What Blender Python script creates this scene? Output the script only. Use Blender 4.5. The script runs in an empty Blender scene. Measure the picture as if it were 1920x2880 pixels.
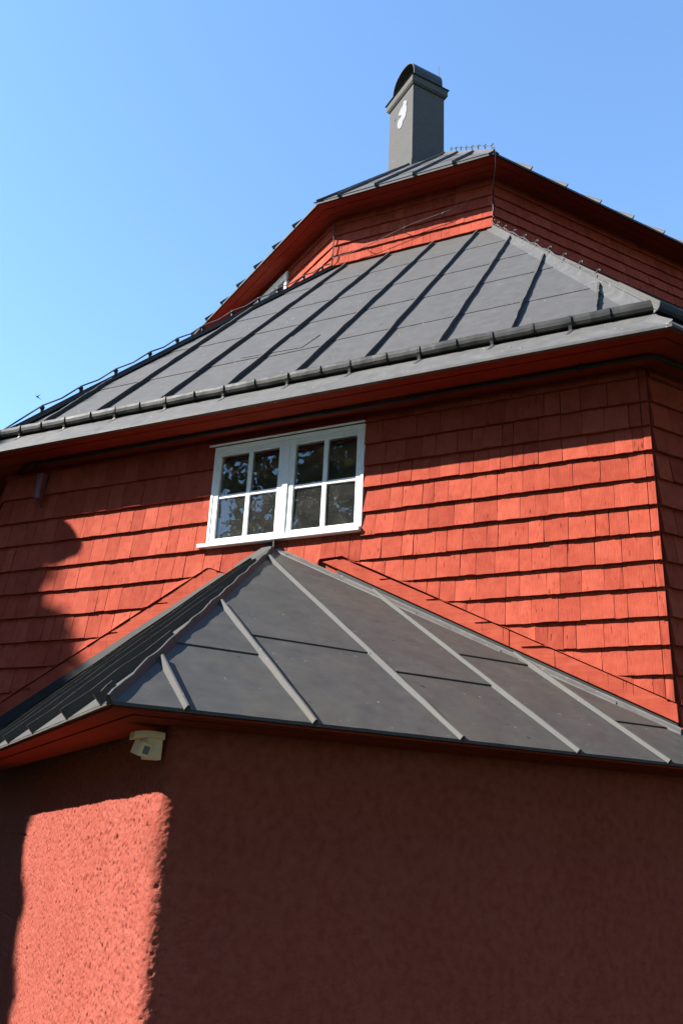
import bpy, math, random
from mathutils import Vector, Matrix
random.seed(7)
V = Vector
PI = math.pi

# ------------------------------------------------------------------ camera, sky, sun, exposure
scn = bpy.context.scene
COL = scn.collection
cam_d = bpy.data.cameras.new('camera'); cam = bpy.data.objects.new('camera', cam_d); COL.objects.link(cam)
cam_d.sensor_fit = 'VERTICAL'; cam_d.sensor_height = 36.0; cam_d.lens = 36.0 * 2440 / 2880
cam_d.clip_start = 0.05; cam_d.clip_end = 3000
cam.matrix_world = Matrix(((0.998934, -0.046152, 0.0, 0.0),
                           (-0.016315, -0.353117, -0.935437, 0.0),
                           (0.043173, 0.934440, -0.353494, 1.6),
                           (0, 0, 0, 1)))
scn.camera = cam
scn.view_settings.view_transform = 'Standard'
scn.view_settings.look = 'None'
scn.view_settings.gamma = 1.0
scn.view_settings.use_curve_mapping = False
scn.view_settings.exposure = 1.53
try:
    scn.cycles.max_bounces = 5; scn.cycles.diffuse_bounces = 3; scn.cycles.glossy_bounces = 3; scn.cycles.transparent_max_bounces = 8
except Exception:
    pass

SUN_AZ = math.radians(-168.13); SUN_EL = math.radians(37.3)
SUN = V((math.cos(SUN_AZ) * math.cos(SUN_EL), math.sin(SUN_AZ) * math.cos(SUN_EL), math.sin(SUN_EL)))
world = bpy.data.worlds.new('World'); scn.world = world; world.use_nodes = True
wn = world.node_tree; wn.nodes.clear()
sky = wn.nodes.new('ShaderNodeTexSky'); sky.sky_type = 'NISHITA'; sky.sun_disc = False
sky.sun_elevation = SUN_EL; sky.sun_rotation = math.atan2(SUN.x, SUN.y)
sky.altitude = 50; sky.air_density = 1.5; sky.dust_density = 0.0; sky.ozone_density = 7.0
bg = wn.nodes.new('ShaderNodeBackground'); bg.inputs['Strength'].default_value = 0.115
wo = wn.nodes.new('ShaderNodeOutputWorld')
wn.links.new(sky.outputs[0], bg.inputs[0]); wn.links.new(bg.outputs[0], wo.inputs[0])
sun_d = bpy.data.lights.new('sun', 'SUN'); sun_d.energy = 5.0; sun_d.angle = math.radians(0.53); sun_d.color = (1.0, 0.95, 0.88)
sun_o = bpy.data.objects.new('sun', sun_d); COL.objects.link(sun_o)
sun_o.rotation_euler = (-SUN).to_track_quat('-Z', 'Y').to_euler(); sun_o.location = SUN * 60

# ------------------------------------------------------------------ materials
def new_mat(name):
    m = bpy.data.materials.new(name); m.use_nodes = True
    nt = m.node_tree; nt.nodes.clear()
    out = nt.nodes.new('ShaderNodeOutputMaterial')
    b = nt.nodes.new('ShaderNodeBsdfPrincipled')
    nt.links.new(b.outputs[0], out.inputs[0])
    return m, nt, b, out
def N(nt, typ, **kw):
    n = nt.nodes.new(typ)
    for k, v in kw.items():
        if k in n.inputs: n.inputs[k].default_value = v
        else: setattr(n, k, v)
    return n
def L(nt, a, b): nt.links.new(a, b)
def coords(nt, scale=(1, 1, 1), attr=None, kind='Object'):
    mp = N(nt, 'ShaderNodeMapping'); mp.inputs['Scale'].default_value = scale
    if attr:
        a = N(nt, 'ShaderNodeAttribute', attribute_name=attr); L(nt, a.outputs['Vector'], mp.inputs[0])
    else:
        t = N(nt, 'ShaderNodeTexCoord'); L(nt, t.outputs[kind], mp.inputs[0])
    return mp.outputs[0]
def noise(nt, vec, scale, detail=4, rough=0.55, lac=2.0):
    n = N(nt, 'ShaderNodeTexNoise'); n.inputs['Scale'].default_value = scale
    n.inputs['Detail'].default_value = detail; n.inputs['Roughness'].default_value = rough
    L(nt, vec, n.inputs['Vector']); return n
def ramp(nt, fac, stops):
    r = N(nt, 'ShaderNodeValToRGB'); e = r.color_ramp.elements
    while len(e) < len(stops): e.new(0.5)
    for i, (p, c) in enumerate(stops):
        e[i].position = p; e[i].color = (*c, 1) if len(c) == 3 else c
    L(nt, fac, r.inputs[0]); return r
def mixc(nt, fac, a, b, blend='MIX'):
    m = N(nt, 'ShaderNodeMix', data_type='RGBA', blend_type=blend)
    for s, v in ((0, fac), (6, a), (7, b)):
        if hasattr(v, 'is_linked'): L(nt, v, m.inputs[s])
        else: m.inputs[s].default_value = v if s == 0 else (*v, 1)
    return m.outputs[2]
def bump(nt, h, strength, dist, prev=None):
    b = N(nt, 'ShaderNodeBump'); b.inputs['Strength'].default_value = strength; b.inputs['Distance'].default_value = dist
    L(nt, h, b.inputs['Height'])
    if prev is not None: L(nt, prev, b.inputs['Normal'])
    return b.outputs[0]
def mul(nt, a, b, op='MULTIPLY'):
    m = N(nt, 'ShaderNodeMath', operation=op)
    for i, v in enumerate((a, b)):
        if hasattr(v, 'is_linked'): L(nt, v, m.inputs[i])
        else: m.inputs[i].default_value = v
    return m.outputs[0]

def wood_red(name, attr, dark=(0.185, 0.025, 0.014), mid=(0.302, 0.054, 0.030), lite=(0.38, 0.084, 0.049), grain=(120, 120, 5)):
    m, nt, b, out = new_mat(name)
    v = coords(nt, grain, attr); v1 = coords(nt, (1, 1, 1), attr)
    g = noise(nt, v, 1.0, 5, 0.65); g2 = noise(nt, v1, 14, 3); g3 = noise(nt, v1, 1.7, 2)
    col = ramp(nt, g.outputs[0], [(0.22, dark), (0.46, mid), (0.8, lite)])
    c2 = mixc(nt, 0.45, col.outputs[0], ramp(nt, g2.outputs[0], [(0.3, dark), (0.7, lite)]).outputs[0])
    c3 = mixc(nt, 0.30, c2, ramp(nt, g3.outputs[0], [(0.35, (0.28, 0.044, 0.025)), (0.65, (0.39, 0.070, 0.041))]).outputs[0])
    # drying cracks: thin vertical lines, strongest near the butt
    cr = noise(nt, coords(nt, (70, 70, 2.2), attr), 1.0, 2, 0.5)
    crm = ramp(nt, cr.outputs[0], [(0.27, (1, 1, 1)), (0.315, (0, 0, 0))])
    c4 = mixc(nt, mul(nt, crm.outputs[0], 0.75), c3, (0.09, 0.012, 0.008))
    if attr:
        rn = N(nt, 'ShaderNodeAttribute', attribute_name='rnd')
        tint = ramp(nt, rn.outputs['Fac'], [(0.0, (0.84, 0.80, 0.80)), (0.5, (0.97, 0.97, 0.97)), (1.0, (1.08, 1.16, 1.18))])
        c4 = mixc(nt, 1.0, c4, tint.outputs[0], 'MULTIPLY')
    L(nt, c4, b.inputs['Base Color']); b.inputs['Roughness'].default_value = 0.8
    b.inputs['Specular IOR Level'].default_value = 0.07
    h = bump(nt, g.outputs[0], 0.55, 0.0035)
    h = bump(nt, crm.outputs[0], -0.6 if False else 0.5, -0.004, h)
    L(nt, h, b.inputs['Normal'])
    return m
M = {}
M['shingle'] = wood_red('red_shingle_paint', 'lc')
M['board'] = wood_red('red_board_paint', None, grain=(3, 60, 60))
M['soffit'] = wood_red('red_soffit_shade_paint', None, dark=(0.13, 0.013, 0.006), mid=(0.19, 0.019, 0.009), lite=(0.23, 0.025, 0.012), grain=(3, 60, 60))  # board red darkened further to deepen the shade under the eaves

def metal(name, base, warm, rough, stain=0.35, grime=None):
    m, nt, b, out = new_mat(name)
    v = coords(nt)
    n1 = noise(nt, v, 1.3, 4); n2 = noise(nt, v, 9, 5, 0.6); n3 = noise(nt, coords(nt, (60, 60, 60)), 1, 2)
    c = mixc(nt, n1.outputs[0], base, warm)
    d = tuple(x * 0.6 for x in base); l = tuple(min(1, x * 1.45) for x in base)
    c = mixc(nt, stain, c, ramp(nt, n2.outputs[0], [(0.3, d), (0.55, base), (0.75, l)]).outputs[0])
    chips = noise(nt, v, 38, 1, 0.5)
    c = mixc(nt, ramp(nt, chips.outputs[0], [(0.765, (0, 0, 0)), (0.785, (1, 1, 1))]).outputs[0], c, tuple(min(1, x * 3.5) for x in base))
    pits = noise(nt, v, 21, 1, 0.5)
    c = mixc(nt, ramp(nt, pits.outputs[0], [(0.2, (1, 1, 1)), (0.225, (0, 0, 0))]).outputs[0], c, tuple(x * 0.3 for x in base))
    if grime:
        gn = noise(nt, v, 2.6, 4)
        c = mixc(nt, mul(nt, ramp(nt, gn.outputs[0], [(0.52, (0, 0, 0)), (0.68, (1, 1, 1))]).outputs[0], 0.55), c, grime)
    L(nt, c, b.inputs['Base Color'])
    r = N(nt, 'ShaderNodeMapRange'); L(nt, n2.outputs[0], r.inputs[0]); r.inputs[3].default_value = rough - 0.1; r.inputs[4].default_value = rough + 0.12
    L(nt, r.outputs[0], b.inputs['Roughness']); b.inputs['Specular IOR Level'].default_value = 0.22
    h = bump(nt, n1.outputs[0], 0.5, 0.06); h = bump(nt, n2.outputs[0], 0.15, 0.006, h); h = bump(nt, n3.outputs[0], 0.08, 0.001, h)
    L(nt, h, b.inputs['Normal'])
    return m
M['metal'] = metal('dark_grey_roof_paint', (0.065, 0.062, 0.058), (0.075, 0.071, 0.066), 0.65)
M['metal2'] = metal('weathered_annex_roof_paint', (0.049, 0.048, 0.045), (0.073, 0.069, 0.061), 0.62, 0.4, (0.070, 0.063, 0.048))
M['gutter'] = metal('black_gutter_paint', (0.033, 0.033, 0.032), (0.044, 0.044, 0.042), 0.5, 0.7)
M['edge'] = metal('pale_grey_eave_sheet', (0.085, 0.083, 0.080), (0.11, 0.107, 0.10), 0.6, 0.5)
M['flash'] = metal('bare_lead_flashing', (0.12, 0.117, 0.11), (0.17, 0.165, 0.15), 0.65, 0.6)
M['chimney'] = metal('grey_chimney_paint', (0.073, 0.069, 0.064), (0.079, 0.075, 0.069), 0.9, 0.2)

def simple(name, col, rough=0.6, var=0.25, scale=12, bmp=0.2, bd=0.003, spec=0.3):
    m, nt, b, out = new_mat(name)
    n = noise(nt, coords(nt), scale, 4)
    c = ramp(nt, n.outputs[0], [(0.3, tuple(x * (1 - var) for x in col)), (0.7, tuple(min(1, x * (1 + var)) for x in col))])
    L(nt, c.outputs[0], b.inputs['Base Color']); b.inputs['Roughness'].default_value = rough
    b.inputs['Specular IOR Level'].default_value = spec
    L(nt, bump(nt, n.outputs[0], bmp, bd), b.inputs['Normal'])
    return m
M['white'] = simple('white_window_paint', (0.84, 0.85, 0.84), 0.5, 0.04, 30, 0.25, 0.002)
M['whitepatch'] = simple('flaked_white_patch', (0.17, 0.175, 0.175), 0.7, 0.12)
M['wire'] = simple('weathered_wire', (0.075, 0.072, 0.068), 0.55, 0.3)
M['black'] = simple('black_painted_steel', (0.018, 0.020, 0.020), 0.6, 0.2)
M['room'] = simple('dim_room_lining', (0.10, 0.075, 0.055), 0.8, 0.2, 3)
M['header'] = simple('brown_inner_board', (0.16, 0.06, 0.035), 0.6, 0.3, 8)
M['cream'] = simple('aged_cream_plastic', (0.76, 0.59, 0.41), 0.45, 0.07, 20, 0.05)
M['lens'] = simple('smoky_blue_lens', (0.10, 0.14, 0.19), 0.18, 0.15, 40, 0.1, 0.001, 0.5)
M['plum'] = simple('dull_plum_casing', (0.16, 0.055, 0.065), 0.45, 0.1)
M['bird'] = simple('dark_feathers', (0.03, 0.028, 0.026), 0.8)
M['bark'] = simple('bark', (0.10, 0.075, 0.055), 0.9, 0.4, 9, 0.8, 0.02)

def leafmat(name, a, b_):
    m, nt, b, out = new_mat(name)
    rn = N(nt, 'ShaderNodeAttribute', attribute_name='rnd')
    c = ramp(nt, rn.outputs['Fac'], [(0.0, a), (1.0, b_)])
    L(nt, c.outputs[0], b.inputs['Base Color']); b.inputs['Roughness'].default_value = 0.55
    tr = N(nt, 'ShaderNodeBsdfTranslucent'); L(nt, c.outputs[0], tr.inputs[0])
    mx = N(nt, 'ShaderNodeMixShader'); mx.inputs[0].default_value = 0.35
    L(nt, b.outputs[0], mx.inputs[1]); L(nt, tr.outputs[0], mx.inputs[2]); L(nt, mx.outputs[0], out.inputs[0])
    return m
M['leaf'] = leafmat('broad_leaves', (0.060, 0.070, 0.016), (0.17, 0.155, 0.040))
M['copper'] = leafmat('copper_fill_leaves', (0.10, 0.030, 0.022), (0.28, 0.085, 0.055))  # red-brown chosen to tint the fill light on the shaded stucco
M['needle'] = leafmat('spruce_needles', (0.018, 0.040, 0.016), (0.04, 0.075, 0.028))

def stucco():
    m, nt, b, out = new_mat('red_roughcast_stucco')
    v = coords(nt)
    n1 = noise(nt, v, 75, 5, 0.6); n2 = noise(nt, v, 2.2, 4); n3 = noise(nt, v, 26, 3)
    vo = N(nt, 'ShaderNodeTexVoronoi'); vo.inputs['Scale'].default_value = 40; L(nt, v, vo.inputs['Vector'])
    c = ramp(nt, n3.outputs[0], [(0.3, (0.212, 0.047, 0.033)), (0.5, (0.260, 0.068, 0.049)), (0.75, (0.305, 0.094, 0.070))])
    c2 = mixc(nt, 0.35, c.outputs[0], ramp(nt, n2.outputs[0], [(0.35, (0.24, 0.054, 0.037)), (0.65, (0.285, 0.074, 0.053))]).outputs[0])
    pit = ramp(nt, vo.outputs['Distance'], [(0.10, (1, 1, 1)), (0.36, (0, 0, 0))])
    sel = noise(nt, v, 33, 1)
    pm = mul(nt, pit.outputs[0], ramp(nt, sel.outputs[0], [(0.47, (0, 0, 0)), (0.55, (1, 1, 1))]).outputs[0])
    L(nt, c2, b.inputs['Base Color']); b.inputs['Roughness'].default_value = 0.95; b.inputs['Specular IOR Level'].default_value = 0.05
    h = bump(nt, n1.outputs[0], 0.8, 0.007); h = bump(nt, n3.outputs[0], 0.4, 0.008, h); h = bump(nt, pm, 0.25, -0.004, h)
    L(nt, h, b.inputs['Normal']); return m
M['stucco'] = stucco()

def glass():
    m, nt, b, out = new_mat('old_dusty_glass')
    nt.nodes.remove(b)
    v = coords(nt)
    n = noise(nt, v, 5.0, 2); bp = bump(nt, n.outputs[0], 0.05, 0.02)
    fr = N(nt, 'ShaderNodeFresnel'); fr.inputs[0].default_value = 1.52; L(nt, bp, fr.inputs['Normal'])
    fr2 = mul(nt, fr.outputs[0], 2.4)
    tr = N(nt, 'ShaderNodeBsdfTransparent'); gl = N(nt, 'ShaderNodeBsdfGlossy'); gl.inputs['Roughness'].default_value = 0.012
    L(nt, bp, gl.inputs['Normal'])
    mx = N(nt, 'ShaderNodeMixShader'); L(nt, fr2, mx.inputs[0]); L(nt, tr.outputs[0], mx.inputs[1]); L(nt, gl.outputs[0], mx.inputs[2])
    df = N(nt, 'ShaderNodeBsdfDiffuse'); df.inputs[0].default_value = (0.5, 0.5, 0.48, 1)
    d1 = noise(nt, coords(nt, (140, 140, 140)), 1, 2, 0.6); d2 = noise(nt, v, 7, 4)
    sp = ramp(nt, d1.outputs[0], [(0.60, (0.032, 0.032, 0.032)), (0.74, (0.30, 0.30, 0.30))])
    dm = mul(nt, sp.outputs[0], ramp(nt, d2.outputs[0], [(0.3, (0.5, 0.5, 0.5)), (0.7, (1.5, 1.5, 1.5))]).outputs[0])
    m2 = N(nt, 'ShaderNodeMixShader'); L(nt, dm, m2.inputs[0]); L(nt, mx.outputs[0], m2.inputs[1]); L(nt, df.outputs[0], m2.inputs[2])
    L(nt, m2.outputs[0], out.inputs[0]); return m
M['glass'] = glass()

def ground_mat():
    m, nt, b, out = new_mat('dark_lawn')  # dark green grass, low in red bounce
    v = coords(nt)
    n1 = noise(nt, v, 0.35, 4); n2 = noise(nt, v, 30, 4)
    g = ramp(nt, n2.outputs[0], [(0.3, (0.018, 0.036, 0.009)), (0.7, (0.042, 0.072, 0.018))])
    k = ramp(nt, n2.outputs[0], [(0.3, (0.022, 0.040, 0.010)), (0.7, (0.055, 0.075, 0.022))])
    c = mixc(nt, ramp(nt, n1.outputs[0], [(0.4, (0, 0, 0)), (0.6, (1, 1, 1))]).outputs[0], g.outputs[0], k.outputs[0])
    L(nt, c, b.inputs['Base Color']); b.inputs['Roughness'].default_value = 0.95
    L(nt, bump(nt, n2.outputs[0], 0.6, 0.03), b.inputs['Normal']); return m
M['ground'] = ground_mat()

# ------------------------------------------------------------------ mesh helpers
class MB:
    def __init__(s): s.v = []; s.f = []; s.lc = []; s.rnd = []
    def add(s, vs, fs, lc=None, rnd=0.5):
        o = len(s.v); s.v += [tuple(p) for p in vs]; s.f += [[i + o for i in f] for f in fs]
        s.lc += (lc if lc else [tuple(p) for p in vs]); s.rnd += [rnd] * len(vs); return s
    def hexa(s, a, b):
        """a, b: two quads (4 points each) joined"""
        return s.add(list(a) + list(b), [[0, 3, 2, 1], [4, 5, 6, 7]] + [[i, (i + 1) % 4, 4 + (i + 1) % 4, 4 + i] for i in range(4)])
    def box(s, x0, x1, y0, y1, z0, z1, fr=None):
        q = lambda z: [(x0, y0, z), (x1, y0, z), (x1, y1, z), (x0, y1, z)]
        a, b = q(z0), q(z1)
        if fr: a = [fr(*p) for p in a]; b = [fr(*p) for p in b]
        return s.hexa(a, b)
    def prism(s, poly, off):
        """poly: list of points, extruded by vector off"""
        n = len(poly); off = V(off); a = [V(p) for p in poly]; b = [p + off for p in a]
        return s.add(a + b, [list(range(n))[::-1], list(range(n, 2 * n))] + [[i, (i + 1) % n, n + (i + 1) % n, n + i] for i in range(n)])
    def tube(s, pts, r, n=6, caps=True):
        pts = [V(p) for p in pts]; rings = []; up = V((0.13, 0.31, 0.94))
        for i, p in enumerate(pts):
            t = (pts[min(i + 1, len(pts) - 1)] - pts[max(i - 1, 0)]).normalized()
            a = t.cross(up);
            if a.length < 1e-3: a = t.cross(V((1, 0, 0)))
            a.normalize(); b = t.cross(a); rr = r[i] if isinstance(r, (list, tuple)) else r
            rings.append([p + (a * math.cos(k * 2 * PI / n) + b * math.sin(k * 2 * PI / n)) * rr for k in range(n)])
        vs = [q for rg in rings for q in rg]; fs = []
        for i in range(len(pts) - 1):
            for k in range(n): fs.append([i * n + k, i * n + (k + 1) % n, (i + 1) * n + (k + 1) % n, (i + 1) * n + k])
        if caps: fs += [list(range(n))[::-1], [(len(pts) - 1) * n + k for k in range(n)]]
        return s.add(vs, fs)
    def sweep(s, prof, p0, p1, ex, ey, segs=1, jit=0.0, rg=random):
        """profile (x,y) list swept p0->p1, profile axes ex, ey"""
        p0, p1 = V(p0), V(p1); n = len(prof); vs = []
        for i in range(segs + 1):
            c = p0.lerp(p1, i / segs); jx = rg.uniform(-jit, jit); jy = rg.uniform(-jit, jit)
            vs += [c + ex * (x + jx) + ey * (y + jy * (1 if y > 1e-4 else 0)) for x, y in prof]
        fs = [[i * n + k, i * n + (k + 1) % n, (i + 1) * n + (k + 1) % n, (i + 1) * n + k] for i in range(segs) for k in range(n)]
        fs += [list(range(n))[::-1], [segs * n + k for k in range(n)]]
        return s.add(vs, fs)
    def build(s, name, mat, parent=None, smooth=False, attrs=False, bevel=0, label=None):
        me = bpy.data.meshes.new(name); me.from_pydata([tuple(p) for p in s.v], [], s.f); me.update()
        if attrs:
            a = me.attributes.new('lc', 'FLOAT_VECTOR', 'POINT'); a.data.foreach_set('vector', [c for p in s.lc for c in p])
            a = me.attributes.new('rnd', 'FLOAT', 'POINT'); a.data.foreach_set('value', s.rnd)
        if smooth: me.polygons.foreach_set('use_smooth', [True] * len(me.polygons))
        me.materials.append(M[mat] if isinstance(mat, str) else mat)
        o = bpy.data.objects.new(name, me); COL.objects.link(o)
        if parent: o.parent = parent
        if bevel:
            bv = o.modifiers.new('bevel', 'BEVEL'); bv.width = bevel; bv.segments = 2; bv.limit_method = 'ANGLE'
        if label: o['label'] = label
        return o
def empty(name, loc=(0, 0, 0), rz=0, parent=None):
    o = bpy.data.objects.new(name, None); COL.objects.link(o); o.location = loc; o.rotation_euler = (0, 0, rz)
    o.empty_display_size = 0.2
    if parent: o.parent = parent
    return o
def tag(o, label, cat, group=None, kind=None):
    o['label'] = label; o['category'] = cat
    if group: o['group'] = group
    if kind: o['kind'] = kind
    return o
def clip(poly, nx, ny, c):
    """keep points with nx*x+ny*y <= c"""
    out = []
    for i, p in enumerate(poly):
        q = poly[(i + 1) % len(poly)]; a = nx * p[0] + ny * p[1] - c; b = nx * q[0] + ny * q[1] - c
        if a <= 0: out.append(p)
        if (a < 0 < b) or (b < 0 < a):
            t = a / (a - b); out.append((p[0] + (q[0] - p[0]) * t, p[1] + (q[1] - p[1]) * t))
    return out
def area(poly):
    return abs(sum(p[0] * q[1] - q[0] * p[1] for p, q in zip(poly, poly[1:] + poly[:1]))) / 2

# ------------------------------------------------------------------ plan of the building (local frame: x along the front wall, y into the building)
CH = empty('church', (1.814, 4.661, 0), math.radians(-25.7))
tag(CH, 'red shingled polygonal church tower with dark sheet-metal roofs and stuccoed corner annex', 'building')
c_, s_ = math.cos(math.radians(53.36)), math.sin(math.radians(53.36))
eR = V((c_, s_, 0)); eL = V((-s_, c_, 0)); eF = V((1, 0, 0)); UP = V((0, 0, 1))
nF = V((0, -1, 0)); nR = V((s_, -c_, 0)); nL = V((-c_, -s_, 0))
def isect(p, d, q, e):
    den = d.x * e.y - d.y * e.x; t = ((q.x - p.x) * e.y - (q.y - p.y) * e.x) / den; return p + d * t
def plan(p0, p1, lr, ll, el=None):
    el = el or eL; a = V((*p0, 0)); b = V((*p1, 0)); c2 = b + eR * lr; c5 = a + el * ll
    return [a, b, c2, isect(c2, el, c5, eR), c5]
eU = V((math.cos(math.radians(147.9)), math.sin(math.radians(147.9)), 0)); nU = V((-eU.y, eU.x, 0))   # upper left face
def z_(poly, z): return [V((p.x, p.y, z)) for p in poly]
FW = 5.17
tr, tl = math.tan(math.radians(53.36 / 2)), math.tan(math.radians(36.64 / 2))
def ring(d):   # plan ring at offset d outwards from the tower wall
    return plan((-FW - tl * d, -d), (tr * d, -d), 9.0 + d * (tr + 1) + 0, 9.0 + d * (tl + 1))
WALL = ring(0.0)
def band(mb, A, B, za, zb):   # side faces between two rings
    n = len(A); a = z_(A, za); b = z_(B, zb)
    mb.add(a + b, [[i, (i + 1) % n, n + (i + 1) % n, n + i] for i in range(n)])

EZ = 4.42; EO = 0.40                        # main eave height and overhang
SL = (8.70 - EZ) / (3.6 + EO)               # main roof pitch
UB = plan((-4.033, 3.6), (-1.87, 3.6), 5.0, 6.5, eU)       # upper wall plan
UE = plan((-4.099, 3.18), (-1.721, 3.18), 5.3, 6.8, eU)      # upper eave plan
APEX = V((-3.725, 6.8, 13.30)); UEZ = 9.48

# ------------------------------------------------------------------ walls
WIN = (-3.072, -1.846, 3.527, 4.33)         # window opening in the front wall
mb = MB()
x0, x1, z0, z1 = WIN
for (a, b, c, d) in ((-FW, x0, 2.05, 4.6), (x1, 0, 2.05, 4.6), (x0, x1, 2.05, z0 + 0.01), (x0, x1, z1, 4.6)):
    mb.box(a, b, 0, 0.18, c, d)
front_wall = mb.build('front_wall', 'board', CH)
mb = MB(); q = WALL[2]; w1 = V((0.13, 0.18, 0)); mb.prism([WALL[1] + V((0, 0, 2.05)), WALL[1] + eL * 0.16 + eR * 0.1 + V((0, 0, 2.05)), q + eL * 0.16 + V((0, 0, 2.05)), q + V((0, 0, 2.05))], (0, 0, 2.55))
right_wall = mb.build('right_wall', 'board', CH)
mb = MB(); q = WALL[4]; mb.prism([WALL[0] + V((0, 0, 2.05)), q + V((0, 0, 2.05)), q + eR * 0.16 + V((0, 0, 2.05)), WALL[0] + eR * 0.16 + eL * 0.15 + V((0, 0, 2.05))], (0, 0, 2.55))
left_wall = mb.build('left_wall', 'board', CH)
mb = MB(); mb.prism([WALL[2] + V((0, 0, 0)), WALL[3], WALL[3] - eR * .2, WALL[2] - eR * .2], (0, 0, 4.6)); mb.prism([WALL[3] + V((0, 0, 0)), WALL[4], WALL[4] - eL * .2, WALL[3] - eL * .2], (0, 0, 4.6))
mb.build('back_wall', 'board', CH)
# upper walls
mb = MB()
band(mb, UB, UB, 8.45, 9.75)
upper_wall = mb.build('upper_wall', 'board', CH)

# shingles -----------------------------------------------------------
SHW = []     # (score, builder-args) of every shingle, split later into single parts and the joined rest
def shingle_geo(mb, O, ex, n, x0, x1, zb, zt, tb, tt, rg, floor=None):
    rnd = rg.random(); off = V((rg.uniform(0, 40), rg.uniform(0, 40), rg.uniform(0, 40)))
    k = 4; w = x1 - x0
    bz = [zb + rg.uniform(-0.0016, 0.0016) for _ in range(k + 1)]
    if floor:
        fl = [floor(x0 + w * i / k) for i in range(k + 1)]; bz = [min(max(a, b), zt - 0.004) for a, b in zip(bz, fl)]
    skew = rg.uniform(-0.0022, 0.0022); cup = rg.uniform(-0.002, 0.003)
    pts = []; lc = []
    def P(x, d, z): pts.append(O + ex * x + n * d + UP * z); lc.append(tuple(V((x, d, z)) + off))
    for i in range(k + 1):
        f = i / k; P(x0 + w * f, tb + skew * (2 * f - 1) + cup * (1 - (2 * f - 1) ** 2), bz[i])
    P(x1 - 0.001, tt, zt); P(x0 + 0.001, tt, zt)
    for i in range(k + 1): P(x0 + w * i / k, tb - 0.024, bz[i] + 0.001)
    P(x1, tt - 0.008, zt); P(x0, tt - 0.008, zt)
    m = k + 3
    fs = [list(range(m)), list(range(2 * m - 1, m - 1, -1))] + [[(i + 1) % m, i, m + i, m + (i + 1) % m] for i in range(m)]
    mb.add(pts, fs, lc, rnd)
def courses(wall, O, ex, n, spans, zbs, tops, wr=(0.07, 0.165), keep=None, seed=1, corner=None, tb0=0.034):
    """spans: list of (xa, xb); zbs: course butts from the top down; tops: z of the top of each course"""
    rg = random.Random(seed)
    for zb, zt in zip(zbs, tops):
        for (xa, xb) in spans:
            x = xa; dz0 = rg.uniform(-0.002, 0.002)
            while x < xb - 0.005:
                w = rg.uniform(*wr) if rg.random() > 0.12 else rg.uniform(0.15, 0.2)
                if x + w > xb - 0.05: w = xb - x
                g = rg.choice((0.0012, 0.0012, 0.002, 0.004))
                a, b = x + g / 2, x + w - g / 2
                if keep is None or keep(a, b, zb, zt):
                    jz = dz0 + rg.uniform(-0.0022, 0.0022)
                    args = (O, ex, n, a, b, zb + jz, zt, tb0 + rg.uniform(-0.0022, 0.0022), 0.007 + rg.uniform(-0.001, 0.001), random.Random(rg.random()), board_top if wall is front_wall else None)
                    SHW.append((wall, args))
                x += w
            if corner:
                pass
def board_top(x):
    rk_ = 3.264 - (x + 1.99) * 0.50448
    if x > -1.985: return rk_ + 0.105
    if x > -2.16: return rk_ + 0.008 + 0.092 * (x + 2.16) / 0.175
    if x < -3.03: return 3.374 + (x + 3.03) * 0.519 + 0.006
    if x < -2.86: return 3.380 - (x + 3.03) * 0.40
    return 0.0
RZ = [4.33, 4.163, 4.0, 3.835, 3.664, 3.493, 3.323, 3.155, 2.997, 2.832, 2.671, 2.508, 2.345, 2.18]
LZ = [4.36, 4.153, 3.937, 3.732, 3.518, 3.317, 3.119, 2.925, 2.73, 2.537, 2.33, 2.12]
rake = lambda x: 3.472 - 0.495 * (x + 2.5) if x > -2.5 else 3.472 - 0.52 * (-2.5 - x)
keepF = lambda a, b, zb, zt: zt > max(min(rake(a), rake(b)), min(board_top(a), board_top(b)) + 0.01)
tops = lambda zs, first: [first] + [z + 0.03 for z in zs[:-1]]
O0 = V((0, 0, 0))
courses(front_wall, O0, eF, nF, [(-1.848, -0.034), (-0.033, 0.012)], RZ, tops(RZ, 4.42), keep=keepF, seed=11)
courses(front_wall, O0, eF, nF, [(-FW - 0.01, -3.08)], LZ, tops(LZ, 4.42), wr=(0.085, 0.165), keep=keepF, seed=12)
courses(front_wall, O0, eF, nF, [(-3.078, -1.850)], [3.318, 3.12], [3.535, 3.35], wr=(0.09, 0.17), keep=keepF, seed=13)
courses(front_wall, O0, eF, nF, [(-3.078, -1.850)], [4.336], [4.42], seed=14)
courses(right_wall, O0, eR, nR, [(0.02, 8.9)], RZ, tops(RZ, 4.42), seed=15, wr=(0.08, 0.17))
courses(left_wall, WALL[4], -eL, nL, [(0.02, 8.98)], LZ, tops(LZ, 4.42), seed=16, wr=(0.09, 0.18))
UZ = [9.37 - 0.163 * i for i in range(5)]
utop = [9.50] + [z + 0.03 for z in UZ[:-1]]
ub0, ub1 = UB[0], UB[1]
courses(upper_wall, V((ub0.x, ub0.y, 0)), eF, nF, [(0.0, (ub1 - ub0).length + 0.01)], UZ, utop, wr=(0.08, 0.15), seed=17)
courses(upper_wall, V((ub1.x, ub1.y, 0)), eR, nR, [(0.02, 4.9)], UZ, utop, wr=(0.08, 0.16), seed=18)
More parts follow.
